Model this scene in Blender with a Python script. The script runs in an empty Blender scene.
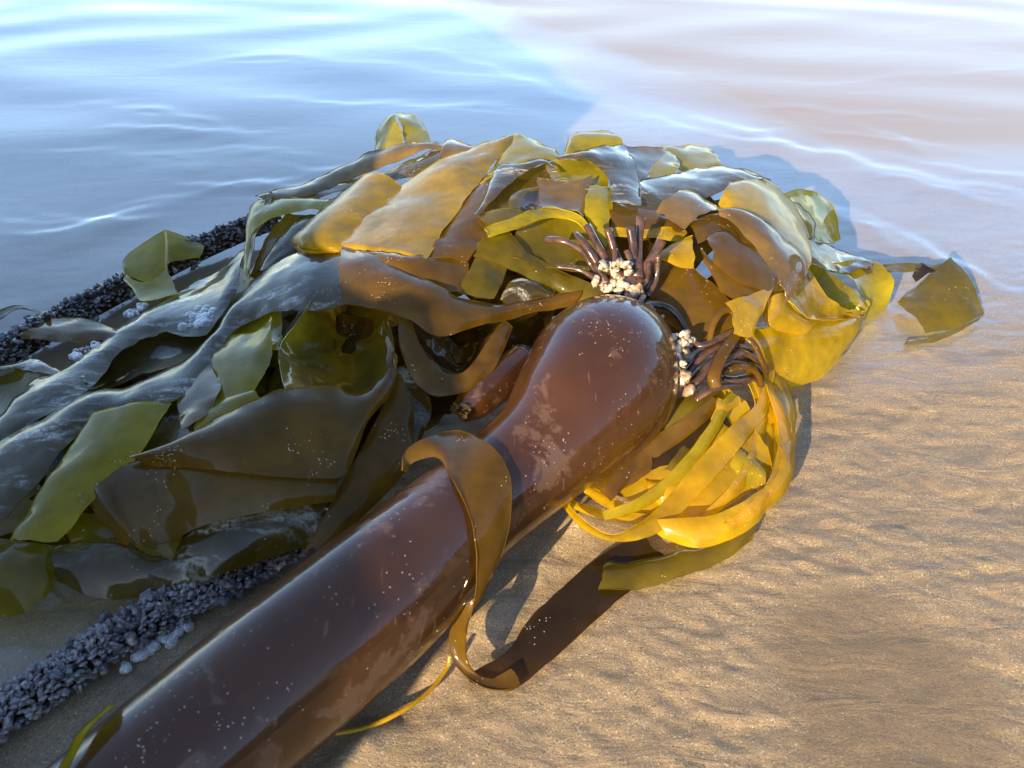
import bpy, bmesh, math, random
import numpy as np
from mathutils import Vector, Matrix, noise as mnoise
random.seed(7); rng = np.random.default_rng(7)
sc = bpy.context.scene
C = sc.collection

# ------------------------------------------------------------------ camera
F = 800.0; CAMH = 0.5; PITCH = math.radians(35)
cam = bpy.data.cameras.new("camera"); camo = bpy.data.objects.new("camera", cam); C.objects.link(camo)
camo.location = (0, 0, CAMH); camo.rotation_euler = (math.pi/2 - PITCH, 0, 0)
cam.sensor_width = 36; cam.lens = 36*F/1024; cam.clip_start = 0.01; cam.clip_end = 3000
cam.dof.use_dof = True; cam.dof.focus_distance = 0.80; cam.dof.aperture_fstop = 13
sc.camera = camo
# ------------------------------------------------------------------ sky, sun, exposure
SUN_AZ = math.radians(32); SUN_EL = math.radians(18)       # azimuth the light travels towards, from +Y to +X
W = bpy.data.worlds.new("World"); sc.world = W; W.use_nodes = True
nt = W.node_tree; bg = nt.nodes['Background']
sky = nt.nodes.new('ShaderNodeTexSky'); sky.sky_type = 'NISHITA'; sky.sun_disc = False
sky.sun_elevation = SUN_EL; sky.sun_rotation = SUN_AZ + math.pi
sky.air_density = 0.7; sky.dust_density = 0.2; sky.ozone_density = 1.0
nt.links.new(sky.outputs[0], bg.inputs[0]); bg.inputs[1].default_value = 0.15
sd = bpy.data.lights.new("sun", 'SUN'); sun = bpy.data.objects.new("sun", sd); C.objects.link(sun)
sd.energy = 5.0; sd.angle = math.radians(0.5); sd.color = (1.0, 0.79, 0.50)
LD = Vector((math.sin(SUN_AZ)*math.cos(SUN_EL), math.cos(SUN_AZ)*math.cos(SUN_EL), -math.sin(SUN_EL)))
sun.rotation_euler = LD.to_track_quat('-Z', 'Y').to_euler(); sun.location = -LD*5
sc.view_settings.view_transform = 'Standard'; sc.view_settings.look = 'None'
sc.view_settings.exposure = 1.87; sc.view_settings.gamma = 1
sc.cycles.max_bounces = 10; sc.cycles.transparent_max_bounces = 12

# ------------------------------------------------------------------ geometry helpers
CAMP = Vector((0, 0, CAMH)); cp, sp = math.cos(PITCH), math.sin(PITCH)
def ray(px, py):
    u = (px-512)/F; v = (384-py)/F
    return Vector((u, cp+v*sp, -sp+v*cp))
def at(px, py, z=0.0):                      # the place at height z that stands at that spot of the photo
    d = ray(px, py); return CAMP + d*((z-CAMH)/d.z)
def cat(pts, k):                            # Catmull-Rom through a list of Vectors
    n = len(pts); out = []
    for i in range(n-1):
        p1, p2 = pts[i], pts[i+1]
        p0 = pts[i-1] if i > 0 else p1*2-p2
        p3 = pts[i+2] if i+2 < n else p2*2-p1
        for j in range(k):
            t = j/k
            out.append(0.5*((2*p1)+(p2-p0)*t+(2*p0-5*p1+4*p2-p3)*t*t+(3*p1-p0-3*p2+p3)*t**3))
    out.append(pts[-1].copy()); return out
def link(name, verts, faces, mat, parent=None, smooth=True):
    me = bpy.data.meshes.new(name); me.from_pydata([tuple(v) for v in verts], [], faces)
    if smooth: me.polygons.foreach_set('use_smooth', [True]*len(me.polygons))
    me.materials.append(mat); me.update()
    o = bpy.data.objects.new(name, me); C.objects.link(o)
    if parent: o.parent = parent
    return o
def tag(o, label=None, category=None, group=None, kind=None):
    for k, v in (('label', label), ('category', category), ('group', group), ('kind', kind)):
        if v: o[k] = v
    return o
def thing(name, label, category, group=None):
    o = bpy.data.objects.new(name, None); C.objects.link(o); o.empty_display_size = 0.02
    return tag(o, label, category, group)
def grid_faces(n, m, off=0, closed=False):
    f = []
    for i in range(n-1):
        for j in range(m if closed else m-1):
            a = i*m+j; b = i*m+(j+1) % m
            f.append((off+a, off+b, off+b+m, off+a+m))
    return f
def tube_data(pts, rad, k=5, seg=10, flat=1.0, off=0):
    pts = cat([Vector(p) for p in pts], k); n = len(pts)
    xs = np.linspace(0, 1, n); r = np.interp(xs, np.linspace(0, 1, len(rad)), rad)
    V = []; up = Vector((0, 0, 1)); prev = None
    for i, p in enumerate(pts):
        t = (pts[min(i+1, n-1)]-pts[max(i-1, 0)]).normalized()
        if prev is None: s = t.cross(up); s = s.normalized() if s.length > .05 else t.orthogonal().normalized()
        else: s = (prev - t*prev.dot(t)).normalized()
        prev = s; b = s.cross(t)
        for j in range(seg):
            a = 2*math.pi*j/seg
            V.append(p + (s*math.cos(a) + b*math.sin(a)*flat)*float(r[i]))
    Fc = grid_faces(n, seg, off, True)
    V.append(pts[0]); V.append(pts[-1]); a0, a1 = off+len(V)-2, off+len(V)-1
    for j in range(seg):
        Fc.append((a0, off+(j+1) % seg, off+j)); Fc.append((a1, off+(n-1)*seg+j, off+(n-1)*seg+(j+1) % seg))
    return V, Fc
def tube(name, pts, rad, mat, parent=None, k=5, seg=10, flat=1.0):
    V, Fc = tube_data(pts, rad, k, seg, flat); return link(name, V, Fc, mat, parent)

# ------------------------------------------------------------------ materials
def newmat(name):
    m = bpy.data.materials.new(name); m.use_nodes = True
    t = m.node_tree; p = t.nodes['Principled BSDF']; out = t.nodes['Material Output']
    return m, t, p, out
def nd(t, typ, **kw):
    n = t.nodes.new(typ)
    for k, v in kw.items():
        if k.startswith('i_'):
            key = k[2:]; key = int(key) if key.isdigit() else key
            n.inputs[key].default_value = v
        else: setattr(n, k, v)
    return n
def noise_n(t, vec, scale, detail=4, rough=.55, dist=0.0):
    n = nd(t, 'ShaderNodeTexNoise'); n.inputs['Scale'].default_value = scale; n.inputs['Detail'].default_value = detail
    n.inputs['Roughness'].default_value = rough; n.inputs['Distortion'].default_value = dist
    if vec: t.links.new(vec, n.inputs['Vector'])
    return n.outputs['Fac']
def ramp(t, fac, a, b, ca=(0,0,0,1), cb=(1,1,1,1)):
    r = nd(t, 'ShaderNodeValToRGB'); e = r.color_ramp.elements
    e[0].position = a; e[1].position = b; e[0].color = ca; e[1].color = cb
    t.links.new(fac, r.inputs[0]); return r.outputs[0]
def mixc(t, fac, a, b):
    n = nd(t, 'ShaderNodeMix', data_type='RGBA')
    for inp, v in ((n.inputs[0], fac), (n.inputs[6], a), (n.inputs[7], b)):
        if isinstance(v, (int, float)): inp.default_value = v
        elif isinstance(v, tuple): inp.default_value = v if len(v) == 4 else (*v, 1)
        else: t.links.new(v, inp)
    return n.outputs[2]
def math_n(t, op, a, b=None, clamp=False):
    n = nd(t, 'ShaderNodeMath', operation=op, use_clamp=clamp)
    for i, v in enumerate((a, b)):
        if v is None: continue
        if isinstance(v, (int, float)): n.inputs[i].default_value = v
        else: t.links.new(v, n.inputs[i])
    return n.outputs[0]
def pos(t): return nd(t, 'ShaderNodeNewGeometry').outputs['Position']
def scaled(t, vec, s, rot=0):
    m = nd(t, 'ShaderNodeMapping'); m.inputs['Scale'].default_value = s; m.inputs['Rotation'].default_value = (0, 0, rot)
    t.links.new(vec, m.inputs['Vector']); return m.outputs[0]

def kelp_mat(name, base, trans, tw=.55, rough=.4, coat=1, crough=.06, speck=.5, clear=.05, ior=1.38, bump=.002, sky_glare=0):
    m, t, p, out = newmat(name); P = pos(t)
    n1 = noise_n(t, P, 22, 5); n2 = noise_n(t, P, 90, 4)
    mott = math_n(t, 'ADD', math_n(t, 'MULTIPLY', n1, .7), math_n(t, 'MULTIPLY', n2, .3))
    dark = tuple(c*.7 for c in base); lite = tuple(min(1, c*1.3) for c in base)
    col = mixc(t, ramp(t, mott, .36, .64), dark, lite)
    # sand grains and dried salt flecks sitting on the wet skin
    v = nd(t, 'ShaderNodeTexVoronoi'); v.inputs['Scale'].default_value = 800; t.links.new(P, v.inputs['Vector'])
    patch = ramp(t, noise_n(t, P, 20, 5, .7), .54, .68)
    wn = nd(t, 'ShaderNodeTexWhiteNoise', noise_dimensions='3D'); t.links.new(v.outputs['Color'], wn.inputs['Vector'])
    keep = math_n(t, 'LESS_THAN', wn.outputs['Value'], math_n(t, 'MULTIPLY', patch, .16*speck))
    dot = math_n(t, 'MULTIPLY', math_n(t, 'LESS_THAN', v.outputs['Distance'], .36), keep)
    v2 = nd(t, 'ShaderNodeTexVoronoi'); v2.inputs['Scale'].default_value = 260; t.links.new(P, v2.inputs['Vector'])
    wn2 = nd(t, 'ShaderNodeTexWhiteNoise', noise_dimensions='3D'); t.links.new(v2.outputs['Color'], wn2.inputs['Vector'])
    dot2 = math_n(t, 'MULTIPLY', math_n(t, 'LESS_THAN', v2.outputs['Distance'], .17), math_n(t, 'LESS_THAN', wn2.outputs['Value'], math_n(t, 'MULTIPLY', patch, .09*speck)))
    dots = math_n(t, 'MAXIMUM', dot, dot2)
    col = mixc(t, dots, col, (.50, .40, .26))
    if sky_glare:                                # sky glare painted as whitish streaks along the blade
        sm = noise_n(t, scaled(t, P, (14, 60, 30), .75), 1.0, 6, .68, .6)
        sm = math_n(t, 'MULTIPLY', ramp(t, sm, .50, .60), ramp(t, noise_n(t, P, 300, 3, .7), .38, .52))
        sm = math_n(t, 'MULTIPLY', sm, ramp(t, noise_n(t, P, 7, 3), .42, .60))
        col = mixc(t, math_n(t, 'MULTIPLY', sm, sky_glare), col, (.58,.56,.48)); dots = math_n(t, 'MAXIMUM', dots, math_n(t, 'MULTIPLY', sm, sky_glare))
    t.links.new(col, p.inputs['Base Color'])
    p.inputs['Roughness'].default_value = rough; p.inputs['Specular IOR Level'].default_value = .08
    p.inputs['Coat Weight'].default_value = coat; p.inputs['Coat IOR'].default_value = ior
    cr = ramp(t, noise_n(t, P, 35, 4), .35, .7, (crough*.7,)*3+(1,), (crough*1.6,)*3+(1,))
    t.links.new(cr, p.inputs['Coat Roughness'])
    b1 = nd(t, 'ShaderNodeBump'); b1.inputs['Strength'].default_value = .35; b1.inputs['Distance'].default_value = bump
    t.links.new(noise_n(t, P, 26, 2, .4, .5), b1.inputs['Height'])
    b2 = nd(t, 'ShaderNodeBump'); b2.inputs['Strength'].default_value = .25; b2.inputs['Distance'].default_value = .0008
    t.links.new(math_n(t, 'ADD', noise_n(t, P, 380, 3), math_n(t, 'MULTIPLY', dots, 1.6)), b2.inputs['Height'])
    t.links.new(b1.outputs[0], b2.inputs['Normal'])
    t.links.new(b2.outputs[0], p.inputs['Normal']); t.links.new(b1.outputs[0], p.inputs['Coat Normal'])
    tr = nd(t, 'ShaderNodeBsdfTranslucent')
    tl = tuple(min(1, c*1.15) for c in trans); td = tuple(c*.75 for c in trans)
    t.links.new(mixc(t, ramp(t, mott, .36, .64), td, tl), tr.inputs['Color'])
    tp = nd(t, 'ShaderNodeBsdfTransparent'); tp.inputs['Color'].default_value = (*[min(1, c**.6) for c in trans], 1)
    thin = nd(t, 'ShaderNodeMixShader'); thin.inputs[0].default_value = clear/tw
    t.links.new(tr.outputs[0], thin.inputs[1]); t.links.new(tp.outputs[0], thin.inputs[2])
    mx = nd(t, 'ShaderNodeMixShader')
    t.links.new(math_n(t, 'MULTIPLY', math_n(t, 'SUBTRACT', 1.0, dots), tw), mx.inputs[0])
    t.links.new(p.outputs[0], mx.inputs[1]); t.links.new(thin.outputs[0], mx.inputs[2])
    t.links.new(mx.outputs[0], out.inputs['Surface'])
    return m
KM = {
 'o': kelp_mat('olive_kelp', (.095,.070,.005), (.50,.39,.012), .5),
 'y': kelp_mat('yellow_green_kelp', (.29,.225,.008), (.74,.60,.02), .55, speck=.5),
 'b': kelp_mat('brown_kelp', (.100,.054,.007), (.48,.27,.010), .5, speck=1.0),
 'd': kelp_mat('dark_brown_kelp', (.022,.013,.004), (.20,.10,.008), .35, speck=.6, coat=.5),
 'g': kelp_mat('golden_kelp', (.42,.26,.005), (.90,.60,.012), .55, speck=.8, clear=.1, crough=.13, ior=1.5, bump=.0034),
 'h': kelp_mat('honey_kelp', (.30,.19,.006), (.75,.52,.015), .52, speck=.8, crough=.09, ior=1.38, bump=.003),
 't': kelp_mat('tan_kelp', (.15,.095,.034), (.45,.29,.05), .45, speck=.8),
 's': kelp_mat('silvery_wet_kelp', (.050,.034,.006), (.40,.29,.015), .4, crough=.05, speck=.7, ior=1.5, bump=.0035, sky_glare=.6),
}

# ------------------------------------------------------------------ height of the heap at each spot
ZA = [(0,620,.006),(150,602,.008),(300,552,.02),(400,470,.04),(440,400,.06),(560,300,.08),(60,480,.05),(60,425,.055),
(100,350,.04),(200,440,.09),(250,500,.07),(200,560,.035),(0,400,.03),(0,520,.035),(170,300,.03),(120,275,.025),(165,232,.05),(205,250,.02),
(0,330,.015),(60,335,.03),(250,205,.085),(300,280,.11),(340,360,.10),(280,400,.10),(385,340,.10),(400,118,.16),(376,150,.13),(400,180,.12),
(400,260,.14),(430,330,.11),(500,145,.155),(500,220,.15),(500,300,.10),(590,135,.16),(600,200,.15),(640,255,.12),(690,150,.125),
(720,190,.14),(700,260,.12),(700,330,.09),(770,200,.13),(800,250,.10),(760,330,.08),(830,300,.055),(790,382,.006),(815,378,.006),(866,318,.004),
(890,270,.04),(815,195,.06),(838,238,.006),(950,262,.034),(905,300,.006),(982,315,.006),(930,332,.004),(640,400,.055),(700,450,.03),
(792,450,.012),(660,505,.012),(600,520,.010),(700,545,.006),(765,510,.006),(600,565,.006),(600,590,.005),(740,555,.005),(340,180,.10),(270,195,.09),(720,390,.06),(770,365,.05),(560,500,.008)]
_A = np.array(ZA, float); _n = len(_A)
def _k(d): return d
_D = np.hypot(_A[:,None,0]-_A[None,:,0], _A[:,None,1]-_A[None,:,1])
_M = np.zeros((_n+1, _n+1)); _M[:_n,:_n] = _D - np.eye(_n)*6; _M[:_n,_n] = 1; _M[_n,:_n] = 1
_w = np.linalg.solve(_M, np.r_[_A[:,2], 0])
def zf(px, py): return float(np.hypot(_A[:,0]-px, _A[:,1]-py) @ _w[:_n] + _w[_n])
def pt(px, py, o=0.0):                     # o: centimetres in front of the heap's surface
    P = at(px, py, max(.004, zf(px, py))); d = (P-CAMP)
    P = P - d.normalized()*(o/100)
    if P.z < .004:
        P = at(px, py, .004)
    return P
def ribbon_data(st, o=0.0, bulge=.4, k=6, m=9, P=pt, wob=.0026, off=0, seed=0):
    A = cat([P(s[0], s[1], o+(s[4] if len(s) > 4 else 0)) for s in st], k)
    B = cat([P(s[2], s[3], o+(s[5] if len(s) > 5 else 0)) for s in st], k)
    n = len(A); V = []; sgn = None
    N = []
    for i in range(n):
        t = (A[min(i+1,n-1)]+B[min(i+1,n-1)]-A[max(i-1,0)]-B[max(i-1,0)])
        w = B[i]-A[i]; nn = t.cross(w)
        N.append(nn.normalized() if nn.length > 1e-9 else Vector((0,0,1)))
    mid = n//2; face = N[mid].dot(CAMP-A[mid])
    sgn = 1 if face > 0 else -1
    for i in range(n):
        wlen = (B[i]-A[i]).length
        for j in range(m):
            s = j/(m-1)
            p = A[i].lerp(B[i], s)
            b = bulge/100*4*s*(1-s)*min(1, wlen/.03)
            q = p*28 + Vector((seed*3.7, seed*1.3, 0))
            wv = (mnoise.noise(q)*1.0 + mnoise.noise(q*2.7)*.45)*wob*min(1, wlen/.02)
            edge = abs(2*s-1)**3
            wv += edge*mnoise.noise(q*2.2+Vector((9,2,5)))*wob*1.3*min(1, wlen/.02)
            p = p + N[i]*sgn*(b+wv)
            tl = (A[min(i+1,n-1)]+B[min(i+1,n-1)]-A[max(i-1,0)]-B[max(i-1,0)]).normalized()
            if i in (0, n-1): p = p + tl*(mnoise.noise(p*70+Vector((seed,0,0)))*.004+mnoise.noise(p*260)*.0015)*min(1, wlen/.02)
            if j in (0, m-1): p = p + (B[i]-A[i])*(mnoise.noise(p*45+Vector((0,seed,0)))*.018+mnoise.noise(p*170)*.006)
            if p.z < .0035: p.z = .0035
            V.append(p)
    return V, grid_faces(n, m, off)
_seed = [0]
def ribbon(name, st, mat, parent=None, thick=.0010, **kw):
    _seed[0] += 1
    V, Fc = ribbon_data(st, seed=_seed[0], **kw); m = kw.get('m', 9); n = len(V)//m
    def nrm(i, j):
        a = V[min(i+1,n-1)*m+j]-V[max(i-1,0)*m+j]; b = V[i*m+min(j+1,m-1)]-V[i*m+max(j-1,0)]; c = a.cross(b)
        return c.normalized() if c.length > 1e-12 else Vector((0,0,1))
    loop = [(i,0) for i in range(n)]+[(n-1,j) for j in range(1,m)]+[(i,m-1) for i in range(n-2,-1,-1)]+[(0,j) for j in range(m-2,0,-1)]
    off = len(V); E = []
    for i, j in loop:
        q = nrm(i, j)*(thick/2); E += [V[i*m+j]+q, V[i*m+j]-q]
    L = len(loop)
    Fc = Fc+[(off+2*k, off+2*k+1, off+2*((k+1) % L)+1, off+2*((k+1) % L)) for k in range(L)]
    return link(name, V+E, Fc, KM[mat] if isinstance(mat, str) else mat, parent)
GB = 'kelp blades heaped behind the float'
def blade(mat, label, st, **kw):
    o = ribbon('kelp_frond', st, mat, **kw); return tag(o, label, 'kelp frond', GB)

# ------------------------------------------------------------------ wet sand
def sand_material():
    m, t, p, out = newmat('wet_sand'); P = pos(t)
    sep = nd(t, 'ShaderNodeSeparateXYZ'); t.links.new(P, sep.inputs[0]); X, Y = sep.outputs[0], sep.outputs[1]
    # how much standing water: more up the beach run-off, less beside the float
    wl = noise_n(t, scaled(t, P, (1.2, 3.2, 1), .35), 2.2, 5, .6, .6)
    f = math_n(t, 'ADD', math_n(t, 'SUBTRACT', Y, .76), math_n(t, 'MULTIPLY', math_n(t, 'MINIMUM', X, 0.0), -1.3))
    f = math_n(t, 'ADD', f, math_n(t, 'MULTIPLY', math_n(t, 'SUBTRACT', wl, .5), .9))
    wet = nd(t, 'ShaderNodeMapRange', interpolation_type='SMOOTHSTEP'); wet.inputs['From Min'].default_value = -.12; wet.inputs['From Max'].default_value = .30
    t.links.new(f, wet.inputs['Value']); wet = wet.outputs[0]
    g1 = noise_n(t, P, 900, 3, .7); g2 = noise_n(t, P, 60, 5, .65); g3 = noise_n(t, scaled(t, P, (14, 40, 1), .25), 1.0, 5, .6, .8)
    gr = nd(t, 'ShaderNodeTexWhiteNoise', noise_dimensions='3D'); vv = nd(t, 'ShaderNodeTexVoronoi'); vv.inputs['Scale'].default_value = 1000
    t.links.new(P, vv.inputs['Vector']); t.links.new(vv.outputs['Color'], gr.inputs['Vector'])
    c = mixc(t, ramp(t, g1, .3, .7), (.15,.105,.057), (.33,.24,.138))
    c = mixc(t, math_n(t, 'MULTIPLY', math_n(t, 'LESS_THAN', gr.outputs['Value'], .07), .55), c, (.035,.03,.028))
    c = mixc(t, math_n(t, 'MULTIPLY', math_n(t, 'GREATER_THAN', gr.outputs['Value'], .96), .4), c, (.62,.54,.42))
    c = mixc(t, math_n(t, 'MULTIPLY', ramp(t, g3, .50, .68), .6), c, (.09,.075,.06))
    c = mixc(t, math_n(t, 'MULTIPLY', ramp(t, g2, .45, .75), .3), c, (.20,.15,.10))
    c = mixc(t, math_n(t, 'MULTIPLY', wet, .55), c, (.125,.10,.075))
    # one smooth patch of darker sand
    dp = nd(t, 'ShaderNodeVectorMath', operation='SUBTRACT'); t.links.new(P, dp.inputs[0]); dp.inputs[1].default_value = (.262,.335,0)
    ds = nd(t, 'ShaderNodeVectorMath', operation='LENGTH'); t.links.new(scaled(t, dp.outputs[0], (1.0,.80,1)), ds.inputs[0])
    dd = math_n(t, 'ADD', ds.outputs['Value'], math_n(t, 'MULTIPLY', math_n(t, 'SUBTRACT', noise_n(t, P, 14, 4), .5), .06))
    dark_patch = ramp(t, dd, .060, .092, (1,1,1,1), (0,0,0,1))
    c = mixc(t, math_n(t, 'MULTIPLY', dark_patch, .6), c, (.115,.08,.045))
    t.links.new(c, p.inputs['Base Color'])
    p.inputs['Roughness'].default_value = .55; p.inputs['IOR'].default_value = 1.35
    # right of the shade's edge: sunlit sand coloured lighter, under a thinner water film
    dl = math_n(t, 'ADD', math_n(t, 'MULTIPLY', math_n(t, 'ADD', X, .065), .902), math_n(t, 'MULTIPLY', math_n(t, 'SUBTRACT', Y, 2.53), .4316))
    dl = math_n(t, 'ADD', dl, math_n(t, 'MULTIPLY', math_n(t, 'SUBTRACT', noise_n(t, P, 3, 5, .6, .8), .5), .22))
    far = ramp(t, math_n(t, 'ADD', dl, .1), .06, .32); near_ = ramp(t, math_n(t, 'MULTIPLY', Y, .4), .50, .62)
    lit_drained = math_n(t, 'MULTIPLY', far, near_)
    t.links.new(mixc(t, lit_drained, c, (.23,.17,.11)), p.inputs['Base Color'])
    t.links.new(math_n(t, 'MULTIPLY', math_n(t, 'SUBTRACT', 1.0, lit_drained), .25), p.inputs['Specular IOR Level'])
    t.links.new(math_n(t, 'MULTIPLY', math_n(t, 'ADD', math_n(t, 'MULTIPLY', wet, .88), .12), math_n(t, 'SUBTRACT', 1.0, math_n(t, 'MULTIPLY', lit_drained, .50))), p.inputs['Coat Weight'])
    p.inputs['Coat IOR'].default_value = 2.0; p.inputs['Specular IOR Level'].default_value = .25
    t.links.new(math_n(t, 'ADD', math_n(t, 'MULTIPLY', wet, -.30), .38), p.inputs['Coat Roughness'])
    # grain relief, strong where drained, nearly none under the film of water
    b = nd(t, 'ShaderNodeBump'); b.inputs['Distance'].default_value = .0016
    t.links.new(math_n(t, 'ADD', math_n(t, 'MULTIPLY', wet, -.42), .5), b.inputs['Strength'])
    t.links.new(math_n(t, 'ADD', g1, math_n(t, 'MULTIPLY', g2, .8)), b.inputs['Height'])
    b2 = nd(t, 'ShaderNodeBump'); b2.inputs['Distance'].default_value = .0035; b2.inputs['Strength'].default_value = .55
    t.links.new(math_n(t, 'MULTIPLY', g3, math_n(t, 'SUBTRACT', 1.15, wet)), b2.inputs['Height'])
    t.links.new(b.outputs[0], b2.inputs['Normal'])
    t.links.new(b2.outputs[0], p.inputs['Normal'])
    # run-off streaks in the film of water
    b3 = nd(t, 'ShaderNodeBump'); b3.inputs['Distance'].default_value = .004; b3.inputs['Strength'].default_value = .13
    st = noise_n(t, scaled(t, P, (2.5, 9, 1), -.45), 1.5, 6, .62, 1.2)
    t.links.new(st, b3.inputs['Height'])
    t.links.new(b3.outputs[0], p.inputs['Coat Normal'])
    return m
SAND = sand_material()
RIDGES = [  # run-off lips and rills in the film: (points in the photo, height mm, width cm)
 ([(-120,262),(0,236),(60,230),(130,214),(200,205),(262,196),(320,183),(380,170)], 4.0, 1.6),
 ([(-60,215),(40,222),(100,212),(160,200),(200,190)], 2.5, 1.2),
 ([(175,165),(240,163),(300,170),(370,165)], 3.0, 1.3), ([(220,190),(280,186),(340,182)], 3, 1.1),
 ([(180,150),(260,150),(330,155),(380,160)], 2, 1.3), ([(-50,160),(60,150),(150,158),(220,166)], 1.6, 2),
 ([(200,95),(300,100),(420,105),(520,112)], 2.4, 3.0), ([(-40,60),(100,70),(250,60),(420,70)], 3, 5),
 ([(400,45),(470,62),(560,95),(640,118)], 3, 3),
 ([(640,112),(720,135),(790,146),(850,160),(920,180),(1040,200)], 3.5, 2.0),
 ([(780,165),(840,172),(900,180),(960,196),(1000,204)], 3.5, 1.2),
 ([(780,192),(830,205),(890,225),(950,260),(1040,300)], 3.0, 1.4),
 ([(835,215),(870,232),(900,255),(930,275)], 3.2, 1.2), ([(900,235),(960,270),(1060,330)], 3.2, 1.2),
 ([(690,95),(780,110),(880,118),(1040,120)], 2.5, 3), ([(600,60),(720,78),(860,82),(1060,70)], 2.6, 4),
 ([(690,112),(740,128),(800,132),(860,140)], 2.6, 1.6), ([(760,120),(820,130),(880,136),(950,146)], 2.6, 1.5), ([(820,150),(880,155),(960,168),(1050,178)], 2.6, 1.5),
 ([(850,125),(900,140),(930,160)], 2.6, 1.2), ([(780,128),(830,146),(860,160)], 2.6, 1.2), ([(720,118),(770,140),(800,152)], 2.6, 1.2),
 ([(0,200),(50,214),(110,222),(170,214)], 3, 1.0), ([(150,178),(210,186),(270,180),(330,172),(390,176)], 3.5, 1.0), ([(-20,110),(60,104),(140,112),(230,130)], 3, 2.4), ([(60,135),(160,128),(260,133),(350,140)], 2.6, 1.6),
 ([(830,250),(850,258),(880,268)], 3, .9), ([(840,285),(880,300),(905,315)],3,.9),
 ([(880,395),(900,350),(940,342),(985,322),(1010,326)], 3.5, 1.2),
]
def sand():
    nx, ny = 560, 620
    ys = .10*np.exp(np.linspace(0, math.log(80), ny)); ss = np.linspace(-1.45, 1.45, nx)
    Y = np.repeat(ys[:,None], nx, 1); X = ss[None,:]*(Y+.35)
    # uniform noise field by summed sines with random phases, in real metres
    Z = np.zeros_like(X)
    def wav(lx, ly, amp, n=7, warp=.0):
        z = np.zeros_like(X)
        for _ in range(n):
            a = rng.uniform(.6, 1.5); b = rng.uniform(.6, 1.5)*rng.choice([-1,1]); ph = rng.uniform(0, 6.28, 3)
            z += np.sin(2*math.pi*(X/lx*a + Y/ly*b*.6) + ph[0] + 1.3*np.sin(2*math.pi*Y/(ly*2.3)+ph[1]) + 1.1*np.sin(2*math.pi*X/(lx*1.9)+ph[2]))
        return z/n*amp
    near = 1/(1+np.exp((Y-.95)/.10)); right = 1/(1+np.exp(-(X-.02)/.06))
    Z += wav(.9, .5, .004)
    Z += wav(.30, .12, .0016)*near
    Z += wav(.12, .028, .0014)*near*(.35+.65*right)      # drain ripples beside the heap
    Z += wav(.035, .016, .0013)*near*(.3+.7*right)
    Z += wav(.7, .25, .0004)*(1-near)
    P0 = np.stack([X, Y], -1).reshape(-1, 2); zr = np.zeros(len(P0))
    for pts, h, w in RIDGES:
        c = cat([at(*q) for q in pts], 10); w = w*1.6/100; acc = np.full(len(P0), 9.0); sg = np.zeros(len(P0))
        al = np.zeros(len(P0)); n = len(c)
        bb = np.array([[p.x, p.y] for p in c]); lo = bb.min(0)-5*w; hi = bb.max(0)+5*w
        ii = np.where((P0 > lo).all(1) & (P0 < hi).all(1))[0]
        if not len(ii): continue
        Q = P0[ii]; a = np.full(len(ii), 9.0); s = np.zeros(len(ii)); u = np.zeros(len(ii))
        for i in range(n-1):
            A, B = bb[i], bb[i+1]; d = B-A; L = (d@d)+1e-12
            tt = np.clip(((Q-A)@d)/L, 0, 1); e = Q-(A+tt[:,None]*d); dist = np.hypot(e[:,0], e[:,1])
            k = dist < a; a[k] = dist[k]; s[k] = np.sign(d[0]*e[:,1]-d[1]*e[:,0])[k]; u[k] = ((i+tt)/(n-1))[k]
        a = np.abs(a*s*1.0 + .5*w*np.sin(Q[:,0]/w*.45+Q[:,1]/w*.3) + .3*w*np.sin(Q[:,0]/w*1.3-Q[:,1]/w*.9+2))
        mod = .55+.45*np.sin(Q[:,0]/w*.31+Q[:,1]/w*.23+h*3)
        ww = np.where(s > 0, w*.6, w*2.2)              # gentle on the far side, a short lip on the near side
        zr[ii] += mod*h*.8/1000*np.exp(-(a/ww)**2)*np.sin(math.pi*np.clip(u, 0.02, .98))**.5
    Z += zr.reshape(Z.shape)*.8
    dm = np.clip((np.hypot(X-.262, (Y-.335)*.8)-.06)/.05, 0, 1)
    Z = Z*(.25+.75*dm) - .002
    # sand banked against the float's stem
    A_ = np.array([-.26,.16]); B_ = np.array([.06,.582]); d_ = B_-A_; u_ = ((X-A_[0])*d_[0]+(Y-A_[1])*d_[1])/(d_@d_)
    pd = np.abs((X-A_[0])*d_[1]-(Y-A_[1])*d_[0])/np.hypot(*d_)
    Z += np.where((u_ > 0) & (u_ < 1), 1, 0)*(.007*np.exp(-((pd-.046)/.013)**2)*(.7+.5*np.sin(u_*23)+.3*np.sin(u_*51)))
    # a hollow under the heap and the float so that neither floats
    V = np.stack([X, Y, Z], -1).reshape(-1, 3)
    idx = np.arange(nx*ny).reshape(ny, nx)
    Fq = np.stack([idx[:-1,:-1], idx[:-1,1:], idx[1:,1:], idx[1:,:-1]], -1).reshape(-1, 4)
    me = bpy.data.meshes.new('sand'); me.vertices.add(len(V)); me.vertices.foreach_set('co', V.ravel())
    me.loops.add(Fq.size); me.loops.foreach_set('vertex_index', Fq.ravel()); me.polygons.add(len(Fq))
    me.polygons.foreach_set('loop_start', np.arange(len(Fq))*4); me.polygons.foreach_set('loop_total', np.full(len(Fq), 4))
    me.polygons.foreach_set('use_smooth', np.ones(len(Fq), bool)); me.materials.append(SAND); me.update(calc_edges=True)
    o = bpy.data.objects.new('sand', me); C.objects.link(o); tag(o, kind='structure')
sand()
g = link('beach', [(-1500,-1500,-.02),(1500,-1500,-.02),(1500,1500,-.02),(-1500,1500,-.02)], [(0,1,2,3)], SAND); tag(g, kind='structure')

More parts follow.
